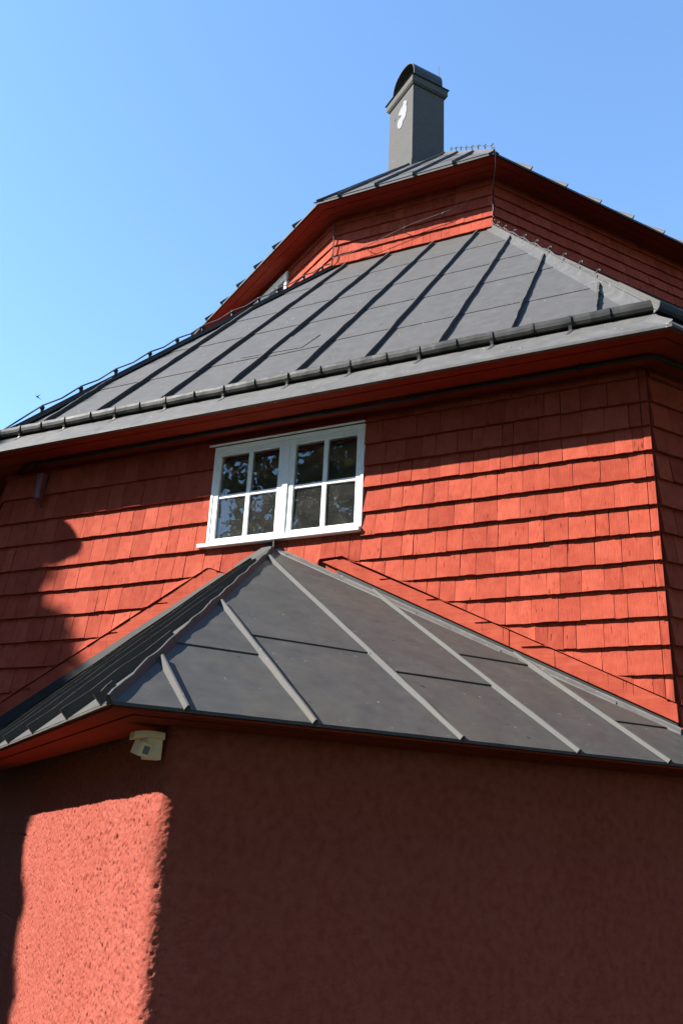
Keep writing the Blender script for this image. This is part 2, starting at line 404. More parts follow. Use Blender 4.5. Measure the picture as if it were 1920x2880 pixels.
# left upper wall has a window from t=1.47 to 2.95 (measured from its front corner)
lw = (UB[4] - UB[0]).length
courses(upper_wall, UB[4], -eU, nU, [(0.0, lw - 2.50), (lw - 1.22, lw - 0.01)], UZ, utop, wr=(0.08, 0.16), seed=19)
CAMP = V((0.387, -4.987, 1.6))
def score(w, a):
    O, ex, n, xa, xb, zb, zt = a[:7]
    c = O + ex * ((xa + xb) / 2) + UP * ((zb + zt) / 2); d = CAMP - c
    if w is front_wall and zb + 0.06 > rake((xa + xb) / 2) + 0.02: return (xb - xa) * (zt - zb) * abs(d.dot(n)) / d.length ** 3 + (1 if zb < 4.25 else 0)
    return 0
order = sorted(range(len(SHW)), key=lambda i: -score(*SHW[i]))
single = set(order[:300])
rest = {}
for i, (w, a) in enumerate(SHW):
    if i in single:
        mb = MB(); shingle_geo(mb, *a); mb.build('shingle', 'shingle', w, attrs=True)
    else:
        mb = rest.setdefault(w.name, (w, MB()))[1]; shingle_geo(mb, *a)
for w, mb in rest.values():
    o = mb.build('shingles', 'shingle', w, attrs=True); o['kind'] = 'stuff'
print('shingles', len(SHW), 'front singles', sum(1 for i in single if SHW[i][0] is front_wall))

# ------------------------------------------------------------------ window
win = empty('window', (0, 0, 0), 0, CH); win['label'] = 'white eight-pane casement window in the shingled front wall'
D0 = 0.028                                  # frame face in front of the wall plane
def wbox(name, xa, xb, za, zb, d0, d1, mat='white', par=win, bev=0.003):
    return MB().box(xa, xb, -d1, -d0, za, zb).build(name, mat, par, bevel=bev)
wbox('frame_head', -3.072, -1.846, 4.292, 4.322, -0.10, D0 + 0.006)
wbox('frame_jamb', -3.072, -3.052, 3.562, 4.292, -0.10, D0 + 0.006)
wbox('frame_jamb', -1.866, -1.846, 3.562, 4.292, -0.10, D0 + 0.006)
hb = MB(); hb.add([(-3.11, 0.0, 4.345), (-1.84, 0.0, 4.345), (-1.84, -0.055, 4.322), (-3.11, -0.055, 4.322), (-3.11, 0, 4.355), (-1.84, 0, 4.355), (-1.84, -0.058, 4.334), (-3.11, -0.058, 4.334)],
                  [[0, 1, 2, 3], [7, 6, 5, 4], [0, 4, 5, 1], [1, 5, 6, 2], [2, 6, 7, 3], [3, 7, 4, 0]])
hb.build('drip_board', 'white', win)
sb = MB(); sb.add([(-3.13, 0.05, 3.528), (-1.852, 0.05, 3.528), (-1.852, -0.062, 3.524), (-3.13, -0.062, 3.524), (-3.13, 0.05, 3.572), (-1.852, 0.05, 3.572), (-1.852, -0.066, 3.552), (-3.13, -0.066, 3.552)],
                  [[3, 2, 1, 0], [4, 5, 6, 7], [1, 5, 4, 0], [2, 6, 5, 1], [3, 7, 6, 2], [0, 4, 7, 3]])
sb.build('sill', 'white', win, bevel=0.004)
for (xa, xb, xm) in ((-3.052, -2.452, -2.761), (-2.448, -1.866, -2.146)):
    sash = empty('casement', (0, 0, 0), 0, win)
    # glazing starts measured from the photograph
    gl0, gl1 = (-3.012, -2.519) if xa < -3 else (-2.388, -1.905)
    zc0, zc1 = 3.592, 4.249
    sm = MB()
    sm.box(xa, gl0, -(D0), 0.02, 3.566, 4.290); sm.box(gl1, xb, -(D0), 0.02, 3.566, 4.290)
    sm.box(gl0, gl1, -(D0 - 0.002), 0.02, 3.566, zc0); sm.box(gl0, gl1, -(D0 - 0.002), 0.02, zc1, 4.290)
    sm.build('sash_frame', 'white', win, bevel=0.002)
    MB().box(xm - 0.0165, xm + 0.0165, -(D0 - 0.006), 0.014, zc0, zc1).build('glazing_bar', 'white', win, bevel=0.003)
    for (a, b) in ((gl0, xm - 0.0165), (xm + 0.0165, gl1)):
        MB().box(a, b, -(D0 - 0.008), 0.012, 3.905, 3.933).build('glazing_bar', 'white', win, bevel=0.003)
        for (za, zb) in ((zc0, 3.905), (3.933, zc1)):
            t1, t2 = random.uniform(-0.0015, 0.0015), random.uniform(-0.0015, 0.0015)
            pm = MB(); f = [(a, -0.008 + t1, za), (b, -0.008 - t1, za), (b, -0.008 + t2, zb), (a, -0.008 - t2, zb)]
            pm.add(f, [[0, 1, 2, 3]]); pm.build('pane', 'glass', win)
    bpy.data.objects.remove(sash)
wbox('mullion_strip', -2.470, -2.430, 3.57, 4.288, D0 + 0.0015, D0 + 0.010)
# room behind the glass
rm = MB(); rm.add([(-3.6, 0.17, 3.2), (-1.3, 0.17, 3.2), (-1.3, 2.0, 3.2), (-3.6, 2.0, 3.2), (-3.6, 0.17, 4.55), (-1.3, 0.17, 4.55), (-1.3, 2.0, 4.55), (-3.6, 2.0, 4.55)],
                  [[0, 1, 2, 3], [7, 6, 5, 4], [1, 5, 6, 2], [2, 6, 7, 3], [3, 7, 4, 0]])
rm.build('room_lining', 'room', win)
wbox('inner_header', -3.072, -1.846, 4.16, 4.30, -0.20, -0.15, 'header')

# ------------------------------------------------------------------ main roof
E4 = ring(EO)
roof = MB(); band(roof, E4, UB, EZ - 0.012, 8.688); main_roof = roof.build('main_roof', 'metal', CH)
def frame_fn(O, ex, n_up, ey):
    return lambda x, y, h: O + ex * x + ey * y + n_up * h
def sheets(parent, fr, region, cols, rows_fn, mat, th=0.003, lift=0.006, seed=3, name='sheet', lean=0.0):
    """metal sheets: region polygon in (x,y); cols sorted x values; rows_fn(k) -> sorted y cuts of column k"""
    rg = random.Random(seed)
    for k in range(len(cols) - 1):
        xa, xb = cols[k], cols[k + 1]
        col = clip(clip(region, -1, lean, -xa), 1, -lean, xb)
        ys = rows_fn(k); lo = -1e3
        for j, hi in enumerate(list(ys) + [1e3]):
            p = clip(clip(col, 0, -1, -lo), 0, 1, hi)
            if len(p) >= 3 and area(p) > 0.002:
                y0 = min(q[1] for q in p); y1 = max(q[1] for q in p); s = max(y1 - y0, 0.01)
                tw = rg.uniform(-0.0012, 0.0012)
                top = [fr(x, y, th + lift * (1 - (y - y0) / s) + tw * (x - xa)) for x, y in p]; bot = [fr(x, y - (0.004 if y - y0 < 1e-4 and j > 0 else 0), -0.004) for x, y in p]
                n = len(p); ok = MB(); ok.add(top + bot, [list(range(n)), list(range(2 * n - 1, n - 1, -1))] + [[(i + 1) % n, i, n + i, n + (i + 1) % n] for i in range(n)])
                ok.build(name, mat, parent)
            lo = hi
def seam(parent, p0, p1, nrm, h=0.034, w=0.012, segs=14, jit=0.0022, mat='metal', name='seam', rg=random, tilt=0.0, base=0.0, flat=None):
    p0, p1 = V(p0), V(p1); d = (p1 - p0).normalized(); side = d.cross(nrm).normalized()
    t = tilt * h
    prof = flat or [(-w * 0.9, base), (w * 0.9, base), (w * 0.5 + t, h * 0.75), (w * 0.62 + t, h), (-w * 0.62 + t, h), (-w * 0.5 + t, h * 0.75)]
    mb = MB(); mb.sweep(prof, p0, p1, side, nrm, segs, jit, rg)
    return mb.build(name, mat, parent)
co, si = 1 / math.hypot(1, SL), SL / math.hypot(1, SL)
# front slope
OF = V((0, -EO, EZ)); eyF = V((0, co, si)); nuF = V((0, -si, co))
frF = frame_fn(OF, eF, nuF, eyF)
yy = lambda y: (y + EO) / co          # plan depth -> distance up the slope
yT = yy(3.6)
regF = [(E4[0].x, 0), (E4[1].x, 0), (UB[1].x, yT), (UB[0].x, yT)]
lean = -0.20 / yT
colsF = [-7, -4.86, -4.28, -3.63, -3.02, -2.42, -1.86, -1.31, -0.80, -0.25, 2]
rgF = random.Random(5)
rowF = [yy(0.54), yy(1.27), yy(1.93), yy(2.76)]
def rows_F(k):
    return sorted(y + rgF.uniform(-0.035, 0.035) + (0.04 if k % 2 else 0) for y in rowF)
sheets(main_roof, frF, regF, colsF, rows_F, 'metal', seed=21, lean=lean)
def line_in_region(x0, lean, reg):
    """ends of the line x = x0 + lean*y inside convex region"""
    ys = []
    n = len(reg)
    for i in range(n):
        (xa, ya), (xb, yb) = reg[i], reg[(i + 1) % n]; fa = xa - lean * ya - x0; fb = xb - lean * yb - x0
        if fa * fb < 0: t = fa / (fa - fb); ys.append(ya + (yb - ya) * t)
    return (min(ys), max(ys)) if len(ys) >= 2 else None
for x in colsF[1:-1]:
    r = line_in_region(x, lean, regF)
    if r: seam(main_roof, frF(x + lean * r[0], r[0] + 0.30, 0), frF(x + lean * (r[1] - 0.06), r[1] - 0.05, 0), nuF, 0.042, 0.013, 22, 0.004, tilt=0.25)
# a repaired patch on the left half
pt = [(-3.36, yy(0.62)), (-2.72, yy(0.56)), (-2.68, yy(0.80)), (-3.20, yy(0.98))]
pm = MB(); pm.prism([frF(x, y, 0.006) for x, y in pt], nuF * 0.007); pm.build('repair_patch', 'metal', main_roof)
# right and left slopes
def slope(edge_o, ed, nh, w0, top0, w1, wlen, name):
    pass
nuR = nR * si + UP * co; eyR = -nR * co + UP * si
distR = (UB[1] - E4[1]).dot(-nR); 
slR = math.hypot(distR, 8.70 - EZ); 
eyR = (-nR * distR + UP * (8.70 - EZ)).normalized(); nuR = (nR * (8.70 - EZ) + UP * distR).normalized()
OR = V((E4[1].x, E4[1].y, EZ)); frR = frame_fn(OR, eR, nuR, eyR)
lenR = (E4[2] - E4[1]).length
regR = [(0, 0), (lenR, 0), ((UB[2] - E4[1]).dot(eR), slR), ((UB[1] - E4[1]).dot(eR), slR)]
colsR = [-1, 0.35] + [0.35 + 0.6 * i for i in range(1, 20)]
sheets(main_roof, frR, regR, colsR, lambda k: [0.9 + (k % 2) * 0.1, 1.9, 2.9, 3.9], 'metal', seed=22)
for x in colsR[1:]:
    r = line_in_region(x, 0, regR)
    if r: seam(main_roof, frR(x, r[0] + 0.3, 0), frR(x, r[1] - 0.05, 0), nuR, 0.035, 0.012, 4)
distL = (UB[0] - E4[0]).dot(-nL); slL = math.hypot(distL, 8.70 - EZ)
eyL = (-nL * distL + UP * (8.70 - EZ)).normalized(); nuL = (nL * (8.70 - EZ) + UP * distL).normalized()
OL = V((E4[0].x, E4[0].y, EZ)); frL = frame_fn(OL, eL, nuL, eyL)
lenL = (E4[4] - E4[0]).length
regL = [(0, 0), ((UB[0] - E4[0]).dot(eL), slL), ((UB[4] - E4[0]).dot(eL), slL), (lenL, 0)]
colsL = [-1] + [0.5 + 0.6 * i for i in range(20)]
for x in colsL[1:]:
    r = line_in_region(x, 0, regL)
    if r: seam(main_roof, frL(x, r[0] + 0.3, 0), frL(x, r[1] - 0.05, 0), nuL, 0.035, 0.012, 4)
# hip caps
hipR0, hipR1 = V((E4[1].x, E4[1].y, EZ)), V((UB[1].x, UB[1].y, 8.70))
hipL0, hipL1 = V((E4[0].x, E4[0].y, EZ)), V((UB[0].x, UB[0].y, 8.70))
def hip(parent, p0, p1, nA, nB, w, h, mat, name='hip_cap', segs=16, jit=0.002):
    p0, p1 = V(p0), V(p1); d = (p1 - p0).normalized(); nm = (nA + nB).normalized(); sd = d.cross(nm).normalized()
    a = d.cross(nA).normalized(); b = d.cross(nB).normalized()
    if a.dot(sd) < 0: a = -a
    if b.dot(sd) < 0: b = -b
    # ey = nm, ex = sd ; legs lie on the two slopes
    def leg(v, s): return (v.dot(sd) * s * w, v.dot(nm) * s * w)
    A1, B1 = leg(a, -1), leg(b, 1)
    sgn = 1
    if (d.cross(nA)).dot(sd) < 0: pass
    prof = [(A1[0], A1[1] + 0.012), (-0.012, 0.014), (-0.009, h), (0.009, h), (0.012, 0.014), (B1[0], B1[1] + 0.012), (B1[0], B1[1] - 0.004), (0, -0.004), (A1[0], A1[1] - 0.004)]
    mb = MB(); mb.sweep(prof[::-1], p0, p1, sd, nm, segs, jit); return mb.build(name, mat, parent)
def hip_at(a, b, t): return a.lerp(b, t)
hip(main_roof, hip_at(hipR0, hipR1, 0.07), hipR1, nuF, nuR, 0.07, 0.05, 'edge')
hip(main_roof, hip_at(hipL0, hipL1, 0.05), hipL1, nuF, nuL, 0.06, 0.05, 'metal')
# flashing at the foot of the upper wall
mb = MB(); a, b = V((UB[0].x - .02, 3.6, 8.66)), V((UB[1].x + .02, 3.6, 8.66))
mb.prism([a, a + V((0, -0.10, -0.085)), a + V((0, -0.10, -0.097)), a + V((0, 0.0, -0.015))], b - a); mb.build('flashing', 'metal', CH)
mb = MB(); a = V((UB[1].x, UB[1].y, 8.66)); mb.prism([a, a + nR * 0.16 - UP * 0.155, a + nR * 0.16 - UP * 0.170, a - UP * 0.016], eR * 5); mb.build('flashing', 'flash', CH)

# eave: metal drip strip, fascia and soffit boards
ev = MB()
Eo = ring(EO + 0.012); Ei = ring(EO - 0.02)
band(ev, Eo, Eo, EZ - 0.014, EZ + 0.004)
n5 = 5
a = z_(Eo, EZ + 0.004); b = z_(ring(0.17), EZ + 0.23 * SL + 0.020)
ev.add(a + b, [[i, (i + 1) % 5, 5 + (i + 1) % 5, 5 + i] for i in range(5)])
a = z_(Eo, EZ - 0.014); b = z_(Ei, EZ - 0.014); ev.add(b + a, [[i, (i + 1) % 5, 5 + (i + 1) % 5, 5 + i] for i in range(5)])
ev.build('drip_edge', 'edge', CH)
def ringboard(d0, d1, z0, z1, nm, mat, par):
    A, B = ring(d0), ring(d1); o = MB()
    for i in range(5):
        j = (i + 1) % 5
        if i in (2, 3): continue
        o = MB(); o.add([*z_([A[i], A[j], B[j], B[i]], z0), *z_([A[i], A[j], B[j], B[i]], z1)], [[0, 1, 2, 3], [7, 6, 5, 4], [1, 0, 4, 5], [2, 1, 5, 6], [3, 2, 6, 7], [0, 3, 7, 4]])
        o.build(nm, mat, par, bevel=0.003)
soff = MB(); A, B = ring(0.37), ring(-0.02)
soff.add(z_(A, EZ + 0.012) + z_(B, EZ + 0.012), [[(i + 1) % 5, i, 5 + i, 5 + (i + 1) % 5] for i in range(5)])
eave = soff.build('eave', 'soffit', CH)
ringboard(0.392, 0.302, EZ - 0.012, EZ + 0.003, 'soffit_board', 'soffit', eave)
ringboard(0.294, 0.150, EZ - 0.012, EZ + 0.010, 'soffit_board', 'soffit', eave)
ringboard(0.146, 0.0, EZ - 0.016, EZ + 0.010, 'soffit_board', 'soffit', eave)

# standing gutter on the slope
def gutter(O, ex, ey, nu, xa, xb, ypos, straps, parent, seed, mitre=(None, None)):
    rg = random.Random(seed)
    fr = frame_fn(O, ex, nu, ey)
    prof = [(0.040, 0.0), (0.014, 0.014), (-0.008, 0.036), (-0.002, 0.056), (0.012, 0.074), (0.026, 0.087), (0.033, 0.089), (0.034, 0.083), (0.028, 0.080), (0.018, 0.069), (0.007, 0.053), (0.003, 0.037), (0.022, 0.018), (0.046, 0.004)]
    L_ = xb - xa; segs = max(4, int(L_ / 0.09)); mb = MB(); n = len(prof); vs = []
    for i in range(segs + 1):
        jy = rg.uniform(-0.004, 0.004); jh = rg.uniform(-0.003, 0.003); f = i / segs
        if i in (0, segs): jy = jh = 0
        for a, b in prof:
            A_ = mitre[0](ypos + a) if mitre[0] else xa; B_ = mitre[1](ypos + a) if mitre[1] else xb
            vs.append(fr(A_ + (B_ - A_) * f, ypos + a + jy, b * (1 + jh * 6) + 0.004))
    fs = [[i * n + k, (i + 1) * n + k, (i + 1) * n + (k + 1) % n, i * n + (k + 1) % n] for i in range(segs) for k in range(n)]
    fs += [list(range(n)), [segs * n + k for k in range(n)][::-1]]
    mb.add(vs, fs); g = mb.build('gutter', 'gutter', parent)
    for x, foot in straps:
        o = MB(); w = 0.010 if foot else 0.009
        pr = [(y - 0.004, h + 0.002) for y, h in prof[:7]]; pr = [(0.036, 0.002)] + pr[1:]
        if foot: pr = [(-0.090, 0.006), (-0.045, 0.009), (-0.024, 0.018)] + pr[2:]
        out = []
        for i, (y, h) in enumerate(pr):
            k = w * (1.25 if (foot and i == 0) else 1); dx = (-0.016 if foot and i == 0 else 0)
            out += [fr(x - k + dx, ypos + y, h + 0.004), fr(x + k + dx, ypos + y, h + 0.004), fr(x + k + dx, ypos + y - 0.003, h + 0.007), fr(x - k + dx, ypos + y - 0.003, h + 0.007)]
        m = len(pr)
        fs = [[i * 4 + k, i * 4 + (k + 1) % 4, (i + 1) * 4 + (k + 1) % 4, (i + 1) * 4 + k] for i in range(m - 1) for k in range(4)] + [[0, 3, 2, 1], [(m - 1) * 4 + k for k in range(4)]]
        o.add(out, fs); o.build('strap', 'gutter', g)
    return g
GY = 0.275
sx = []; x = -5.35; k = 0
while x < 0.0:
    sx.append((x, k % 2 == 0)); x += random.uniform(0.22, 0.28); k += 1
gutter(OF, eF, eyF, nuF, -5.42, 0.107, GY, sx, CH, 31, (None, lambda y: 0.201 - 0.343 * y))
gutter(OR, eR, eyR, nuR, 0.09, 8.6, GY, [(0.4 + 0.3 * i, i % 2 == 0) for i in range(24)], CH, 32, (lambda y: 0.342 * y, None))
# folded corner tongue of the drip sheet
mb = MB(); mb.prism([V((E4[1].x - 0.16, -EO + 0.09, EZ + 0.115)), V((E4[1].x - 0.02, -EO - 0.015, EZ - 0.004)), V((E4[1].x + 0.012, -EO + 0.0, EZ + 0.034)), V((E4[1].x - 0.10, -EO + 0.13, EZ + 0.175))], V((0, 0.004, 0.006))); mb.build('drip_tongue', 'edge', CH)

# ------------------------------------------------------------------ upper roof and chimney
mb = MB(); mb.add(z_(UE, UEZ) + [APEX], [[i, (i + 1) % 5, 5] for i in range(5)]); upper_roof = mb.build('upper_roof', 'metal', CH)
mb = MB(); band(mb, UE, UE, UEZ - 0.03, UEZ); mb.build('eave_edge', 'metal', upper_roof)
ins = plan((-4.092, 3.20), (-1.732, 3.20), 5.28, 6.78, eU); wallp = plan((-4.02, 3.62), (-1.885, 3.62), 5.0, 6.5, eU)
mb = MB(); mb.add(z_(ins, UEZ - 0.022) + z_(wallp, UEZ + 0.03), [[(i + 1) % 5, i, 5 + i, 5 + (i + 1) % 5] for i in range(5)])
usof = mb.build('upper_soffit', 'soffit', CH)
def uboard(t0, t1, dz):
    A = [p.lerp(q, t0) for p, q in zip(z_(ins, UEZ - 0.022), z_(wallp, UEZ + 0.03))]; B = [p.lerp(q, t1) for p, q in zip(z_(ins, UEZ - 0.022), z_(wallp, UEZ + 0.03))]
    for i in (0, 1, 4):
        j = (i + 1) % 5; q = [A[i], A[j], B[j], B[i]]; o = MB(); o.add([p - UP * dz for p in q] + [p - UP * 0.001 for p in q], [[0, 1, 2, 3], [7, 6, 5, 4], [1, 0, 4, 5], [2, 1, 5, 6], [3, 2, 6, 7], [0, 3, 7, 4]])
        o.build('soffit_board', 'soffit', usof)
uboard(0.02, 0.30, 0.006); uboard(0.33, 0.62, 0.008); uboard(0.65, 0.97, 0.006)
def uslope(a, b, nh):
    """frame of an upper slope over eave a->b"""
    a = V((a.x, a.y, UEZ)); ex = (V((b.x, b.y, UEZ)) - a).normalized(); n = ex.cross(APEX - a).normalized()
    if n.z < 0: n = -n
    ey = n.cross(ex);
    if ey.z < 0: ey = -ey
    return a, ex, ey, n, (V((b.x, b.y, UEZ)) - a).length
for (i, j, sp, first) in ((0, 1, 0.52, 0.30), (1, 2, 0.573, 0.56), (0, 4, 0.57, 0.62)):
    a, ex, ey, n, ln = uslope(UE[i], UE[j], None); ap = ((APEX - a).dot(ex), (APEX - a).dot(ey)); reg = [(0, 0), (ln, 0), ap]
    if area(reg) and ((reg[1][0] - reg[0][0]) * (reg[2][1] - reg[0][1]) < 0): reg = reg[::-1]
    x = first; cols = [-1]
    while x < ln: cols.append(x); x += sp
    cols.append(ln + 1)
    if (i, j) == (0, 1): sheets(upper_roof, frame_fn(a, ex, n, ey), reg, cols, lambda k: [1.0 + 0.2 * (k % 2), 2.2, 3.3], 'metal', seed=41)
    for x in cols[1:-1]:
        r = line_in_region(x, 0, reg)
        if r: seam(upper_roof, a + ex * x + ey * (r[0] - 0.02), a + ex * x + ey * (r[1] - 0.05), n, 0.042, 0.012, 10, 0.002, tilt=0.15)
_, _, _, nuUF, _ = uslope(UE[0], UE[1], None); _, _, _, nuUR, _ = uslope(UE[1], UE[2], None); _, _, _, nuUL, _ = uslope(UE[0], UE[4], None)
hip(upper_roof, V((UE[1].x, UE[1].y, UEZ)), APEX, nuUF, nuUR, 0.07, 0.035, 'edge')
hip(upper_roof, V((UE[0].x, UE[0].y, UEZ)), APEX, nuUF, nuUL, 0.06, 0.035, 'metal')

CHM = V((-3.72, 5.6, 0)); cw, cl = 0.64, 0.765
chim = MB(); quad = lambda o, z: [CHM + eR * (-o) + eL * (-o) + UP * z, CHM + eR * (cw + o) + eL * (-o) + UP * z, CHM + eR * (cw + o) + eL * (cl + o) + UP * z, CHM + eR * (-o) + eL * (cl + o) + UP * z]
chim.hexa(quad(0, 11.6), quad(0, 13.80)); chimney = chim.build('chimney', 'chimney', CH, bevel=0.006); chimney['label'] = 'tall grey sheet-clad chimney with white patch and barrel hood'
mb = MB(); mb.hexa(quad(0.018, 13.795), quad(0.045, 13.83)); mb.hexa(quad(0.045, 13.8305), quad(0.045, 13.965)); mb.hexa(quad(0.07, 13.9655), quad(0.035, 13.995)); mb.build('cap', 'chimney', chimney)
hd = MB(); nseg = 16; prof = []; ro, hh = (cl * 0.5 - 0.02), 0.50
# barrel hood: arch spans the L side, axis along eR
for i in range(nseg + 1):
    t = PI * i / nseg; prof.append((cl / 2 - math.cos(t) * ro, 13.995 + 0.02 + (math.sin(t) ** 0.62) * hh))
prof = [(cl / 2 - ro, 13.99)] + prof + [(cl / 2 + ro, 13.99)]
outer = prof; inner = [(cl / 2 + (x - cl / 2) * 0.955, 13.99 + (z - 13.99) * 0.965) for x, z in prof]
vs = []; m = len(prof)
for e in (0.03, cw - 0.02):
    vs += [CHM + eR * e + eL * x + UP * z for x, z in outer] + [CHM + eR * e + eL * x + UP * z for x, z in inner]
fs = []
for k in range(m - 1):
    fs += [[k, k + 1, 2 * m + k + 1, 2 * m + k], [m + k + 1, m + k, 3 * m + k, 3 * m + k + 1], [k + 1, k, m + k, m + k + 1], [2 * m + k, 2 * m + k + 1, 3 * m + k + 1, 3 * m + k]]
hd.add(vs, fs); hd.build('hood', 'gutter', chimney)
mb = MB(); p = CHM + eR * (cw - 0.05) + eL * 0.10; mb.tube([p + UP * 14.0, p + UP * 14.62], 0.006, 5); mb.build('lightning_rod', 'wire', chimney)
# flaked white patch on the sunny face (face normal nL), outlined point by point
patch = [(545, 800), (590, 805), (585, 850), (575, 880), (590, 930), (585, 990), (575, 1020), (575, 1060), (555, 1110), (525, 1160), (515, 1220), (490, 1270), (460, 1282), (435, 1250), (432, 1180), (450, 1120), (490, 1080), (505, 1050), (480, 1045), (450, 1050), (450, 1010), (475, 960), (480, 930), (515, 890), (530, 850), (530, 815)]
def chface(x, z): return CHM + eL * (cl * (1 - x)) + nL * 0.004 + UP * z
def chp(x, y): f = (x - 285) / 400; return chface(f, 13.79 - (y - (955 - 415 * f)) / 800)
pp = [chp(x, y) for x, y in patch]
mb = MB(); mb.prism(pp, nL * 0.004); mb.build('white_patch', 'whitepatch', chimney)
mb = MB(); mb.prism([chp(378, 1135), chp(374, 1100), chp(400, 1075), chp(388, 1105)], nL * 0.003); mb.build('dark_sliver', 'black', chimney)  # small black sliver laid on the chimney face
mb = MB(); mb.prism([CHM + eR * -.05 + eL * -.05 + UP * 11.9, CHM + eR * (cw + .05) + eL * -.05 + UP * 11.9, CHM + eR * (cw + .02) + eL * -.02 + UP * 12.16, CHM + eR * -.02 + eL * -.02 + UP * 12.16], eL * 0.01); mb.build('flashing', 'metal', chimney)

# upper left window, mostly hidden behind the roof
uw = empty('upper_window', (0, 0, 0), 0, CH); uw['label'] = 'white window in the left upper wall, half hidden by the roof'
ul = V((UB[0].x, UB[0].y, 0))
def uwb(name, t0, t1, za, zb, d0, d1, mat='white'):
    mb = MB(); a = [ul + eU * t + nU * d + UP * za for t, d in ((t0, d0), (t1, d0), (t1, d1), (t0, d1))]; b = [p + UP * (zb - za) for p in a]
    mb.hexa(a, b); return mb.build(name, mat, uw)
uwb('frame_jamb', 1.225, 1.29, 8.62, 9.365, 0.005, 0.055); uwb('frame_jamb', 2.42, 2.49, 8.62, 9.365, 0.005, 0.055); uwb('frame_head', 1.29, 2.42, 9.29, 9.365, 0.005, 0.055)
uwb('sill', 1.29, 2.42, 8.62, 8.68, 0.005, 0.065); uwb('frame_mullion', 1.81, 1.89, 8.68, 9.29, 0.006, 0.045); uwb('glazing_bar', 1.535, 1.565, 8.68, 9.29, 0.008, 0.035); uwb('glazing_bar', 2.14, 2.17, 8.68, 9.29, 0.008, 0.035)
for a, b in ((1.29, 1.535), (1.565, 1.81), (1.89, 2.14), (2.17, 2.42)): uwb('pane', a, b, 8.68, 9.29, 0.012, 0.016, 'glass')

# ------------------------------------------------------------------ corner annex: stucco walls, broach roof
K = V((-1.516, -2.70, 1.985)); A = V((-2.50, 0, 3.478))
ELa = (V((-5.20, 0, 1.985)) - K).normalized()
nuA = (A - K).cross(eR).normalized(); nuA = nuA if nuA.z > 0 else -nuA
eyA = nuA.cross(eR); eyA = eyA if eyA.z > 0 else -eyA
nuB = (A - K).cross(ELa).normalized(); nuB = nuB if nuB.z > 0 else -nuB
eyB = nuB.cross(ELa); eyB = eyB if eyB.z > 0 else -eyB
def inA(p): q = V(p) - K; return (q.dot(eR), q.dot(eyA))
def inB(p): q = V(p) - K; return (q.dot(ELa), q.dot(eyB))
frA = frame_fn(K, eR, nuA, eyA); frB = frame_fn(K, ELa, nuB, eyB)
def on_plane(x, y, n): return V((x, y, K.z - ((x - K.x) * n.x + (y - K.y) * n.y) / n.z))
c1z = on_plane(0, 0, nuA)
far = on_plane(*(V((0, 0, 0)) + eR * 8.5).xy, nuA)
regA = [(0, 0), (11, 0), inA(far), inA(c1z), inA(A)]
if sum(p[0] * q[1] - q[0] * p[1] for p, q in zip(regA, regA[1:] + regA[:1])) < 0: regA = regA[::-1]
c0z = on_plane(-5.17, 0, nuB); farB = on_plane(*(V((-5.17, 0, 0)) + eL * 4).xy, nuB)
regB = [(0, 0), inB(V((-5.2, 0, 1.985)))] + [inB(A)]
mb = MB()
mb.add([frA(x, y, -0.006) for x, y in regA], [list(range(len(regA)))]); mb.add([frB(x, y, -0.006) for x, y in regB], [list(range(len(regB)))])
annex_roof = mb.build('annex_roof', 'metal2', CH); annex_roof['label'] = 'low hipped sheet-metal roof leaning on the shingled wall'
colsA = [-1, 0.26, 0.745, 1.40, 2.01, 2.55, 3.12, 3.7, 4.3, 4.9, 5.5, 6.1, 6.7, 7.3, 7.9, 8.5, 9.1, 9.7, 10.3, 12]
cutA = [[], [0.64], [0.885], [0.68], [1.10], [0.43]] + [[]] * 30
sheets(annex_roof, frA, regA, colsA, lambda k: cutA[k], 'metal2', th=0.003, lift=0.007, seed=51)
for x in colsA[1:-1]:
    r = line_in_region(x, 0, regA)
    if r: seam(annex_roof, frA(x, r[0] - 0.004, 0), frA(x, r[1] - 0.03, 0), nuA, 0.03, 0.015, max(2, int((r[1] - r[0]) / 0.16)), 0.0016, 'metal2', flat=[(0.008, 0), (0.006, 0.024), (0.001, 0.028), (-0.005, 0.026), (-0.016, 0.003), (-0.021, 0)][::-1])
def seamB(x):
    r = line_in_region(x, 0, regB if sum(p[0] * q[1] - q[0] * p[1] for p, q in zip(regB, regB[1:] + regB[:1])) > 0 else regB[::-1])
    return r
colsB = [-1, 0.10, 0.61, 1.30, 1.95, 2.60, 3.25, 3.90, 6]
sheets(annex_roof, frB, regB if sum(p[0] * q[1] - q[0] * p[1] for p, q in zip(regB, regB[1:] + regB[:1])) > 0 else regB[::-1], colsB, lambda k: [0.7 + 0.15 * (k % 2)], 'metal2', seed=52)
for x in colsB[1:-1]:
    r = seamB(x)
    if r: seam(annex_roof, frB(x, r[0] - 0.004, 0), frB(x, r[1] - 0.015, 0), nuB, 0.050, 0.011, max(3, int((r[1] - r[0]) / 0.12)), 0.004, 'metal2', tilt=0.0)
hd0, hd1 = K + V((0.0, -0.004, -0.004)), A + (A - K).normalized() * 0.03
hdir = (hd1 - hd0).normalized(); hn = (nuA + nuB).normalized(); hs = hdir.cross(hn).normalized(); rgh = random.Random(61); hv = []; nn = 70
for i in range(nn + 1):
    c = hd0.lerp(hd1, i / nn); hgt = 0.034 + 0.003 * math.sin(i * 0.9) + rgh.uniform(-0.0025, 0.0025) + (0.03 if i > nn - 3 else 0); le = 0.0015 * math.sin(i * 0.55) + rgh.uniform(-0.001, 0.001)
    hv += [c - hs * 0.012, c + hs * 0.012, c + hs * (0.004 + le) + hn * hgt, c - hs * (0.004 - le) + hn * hgt]
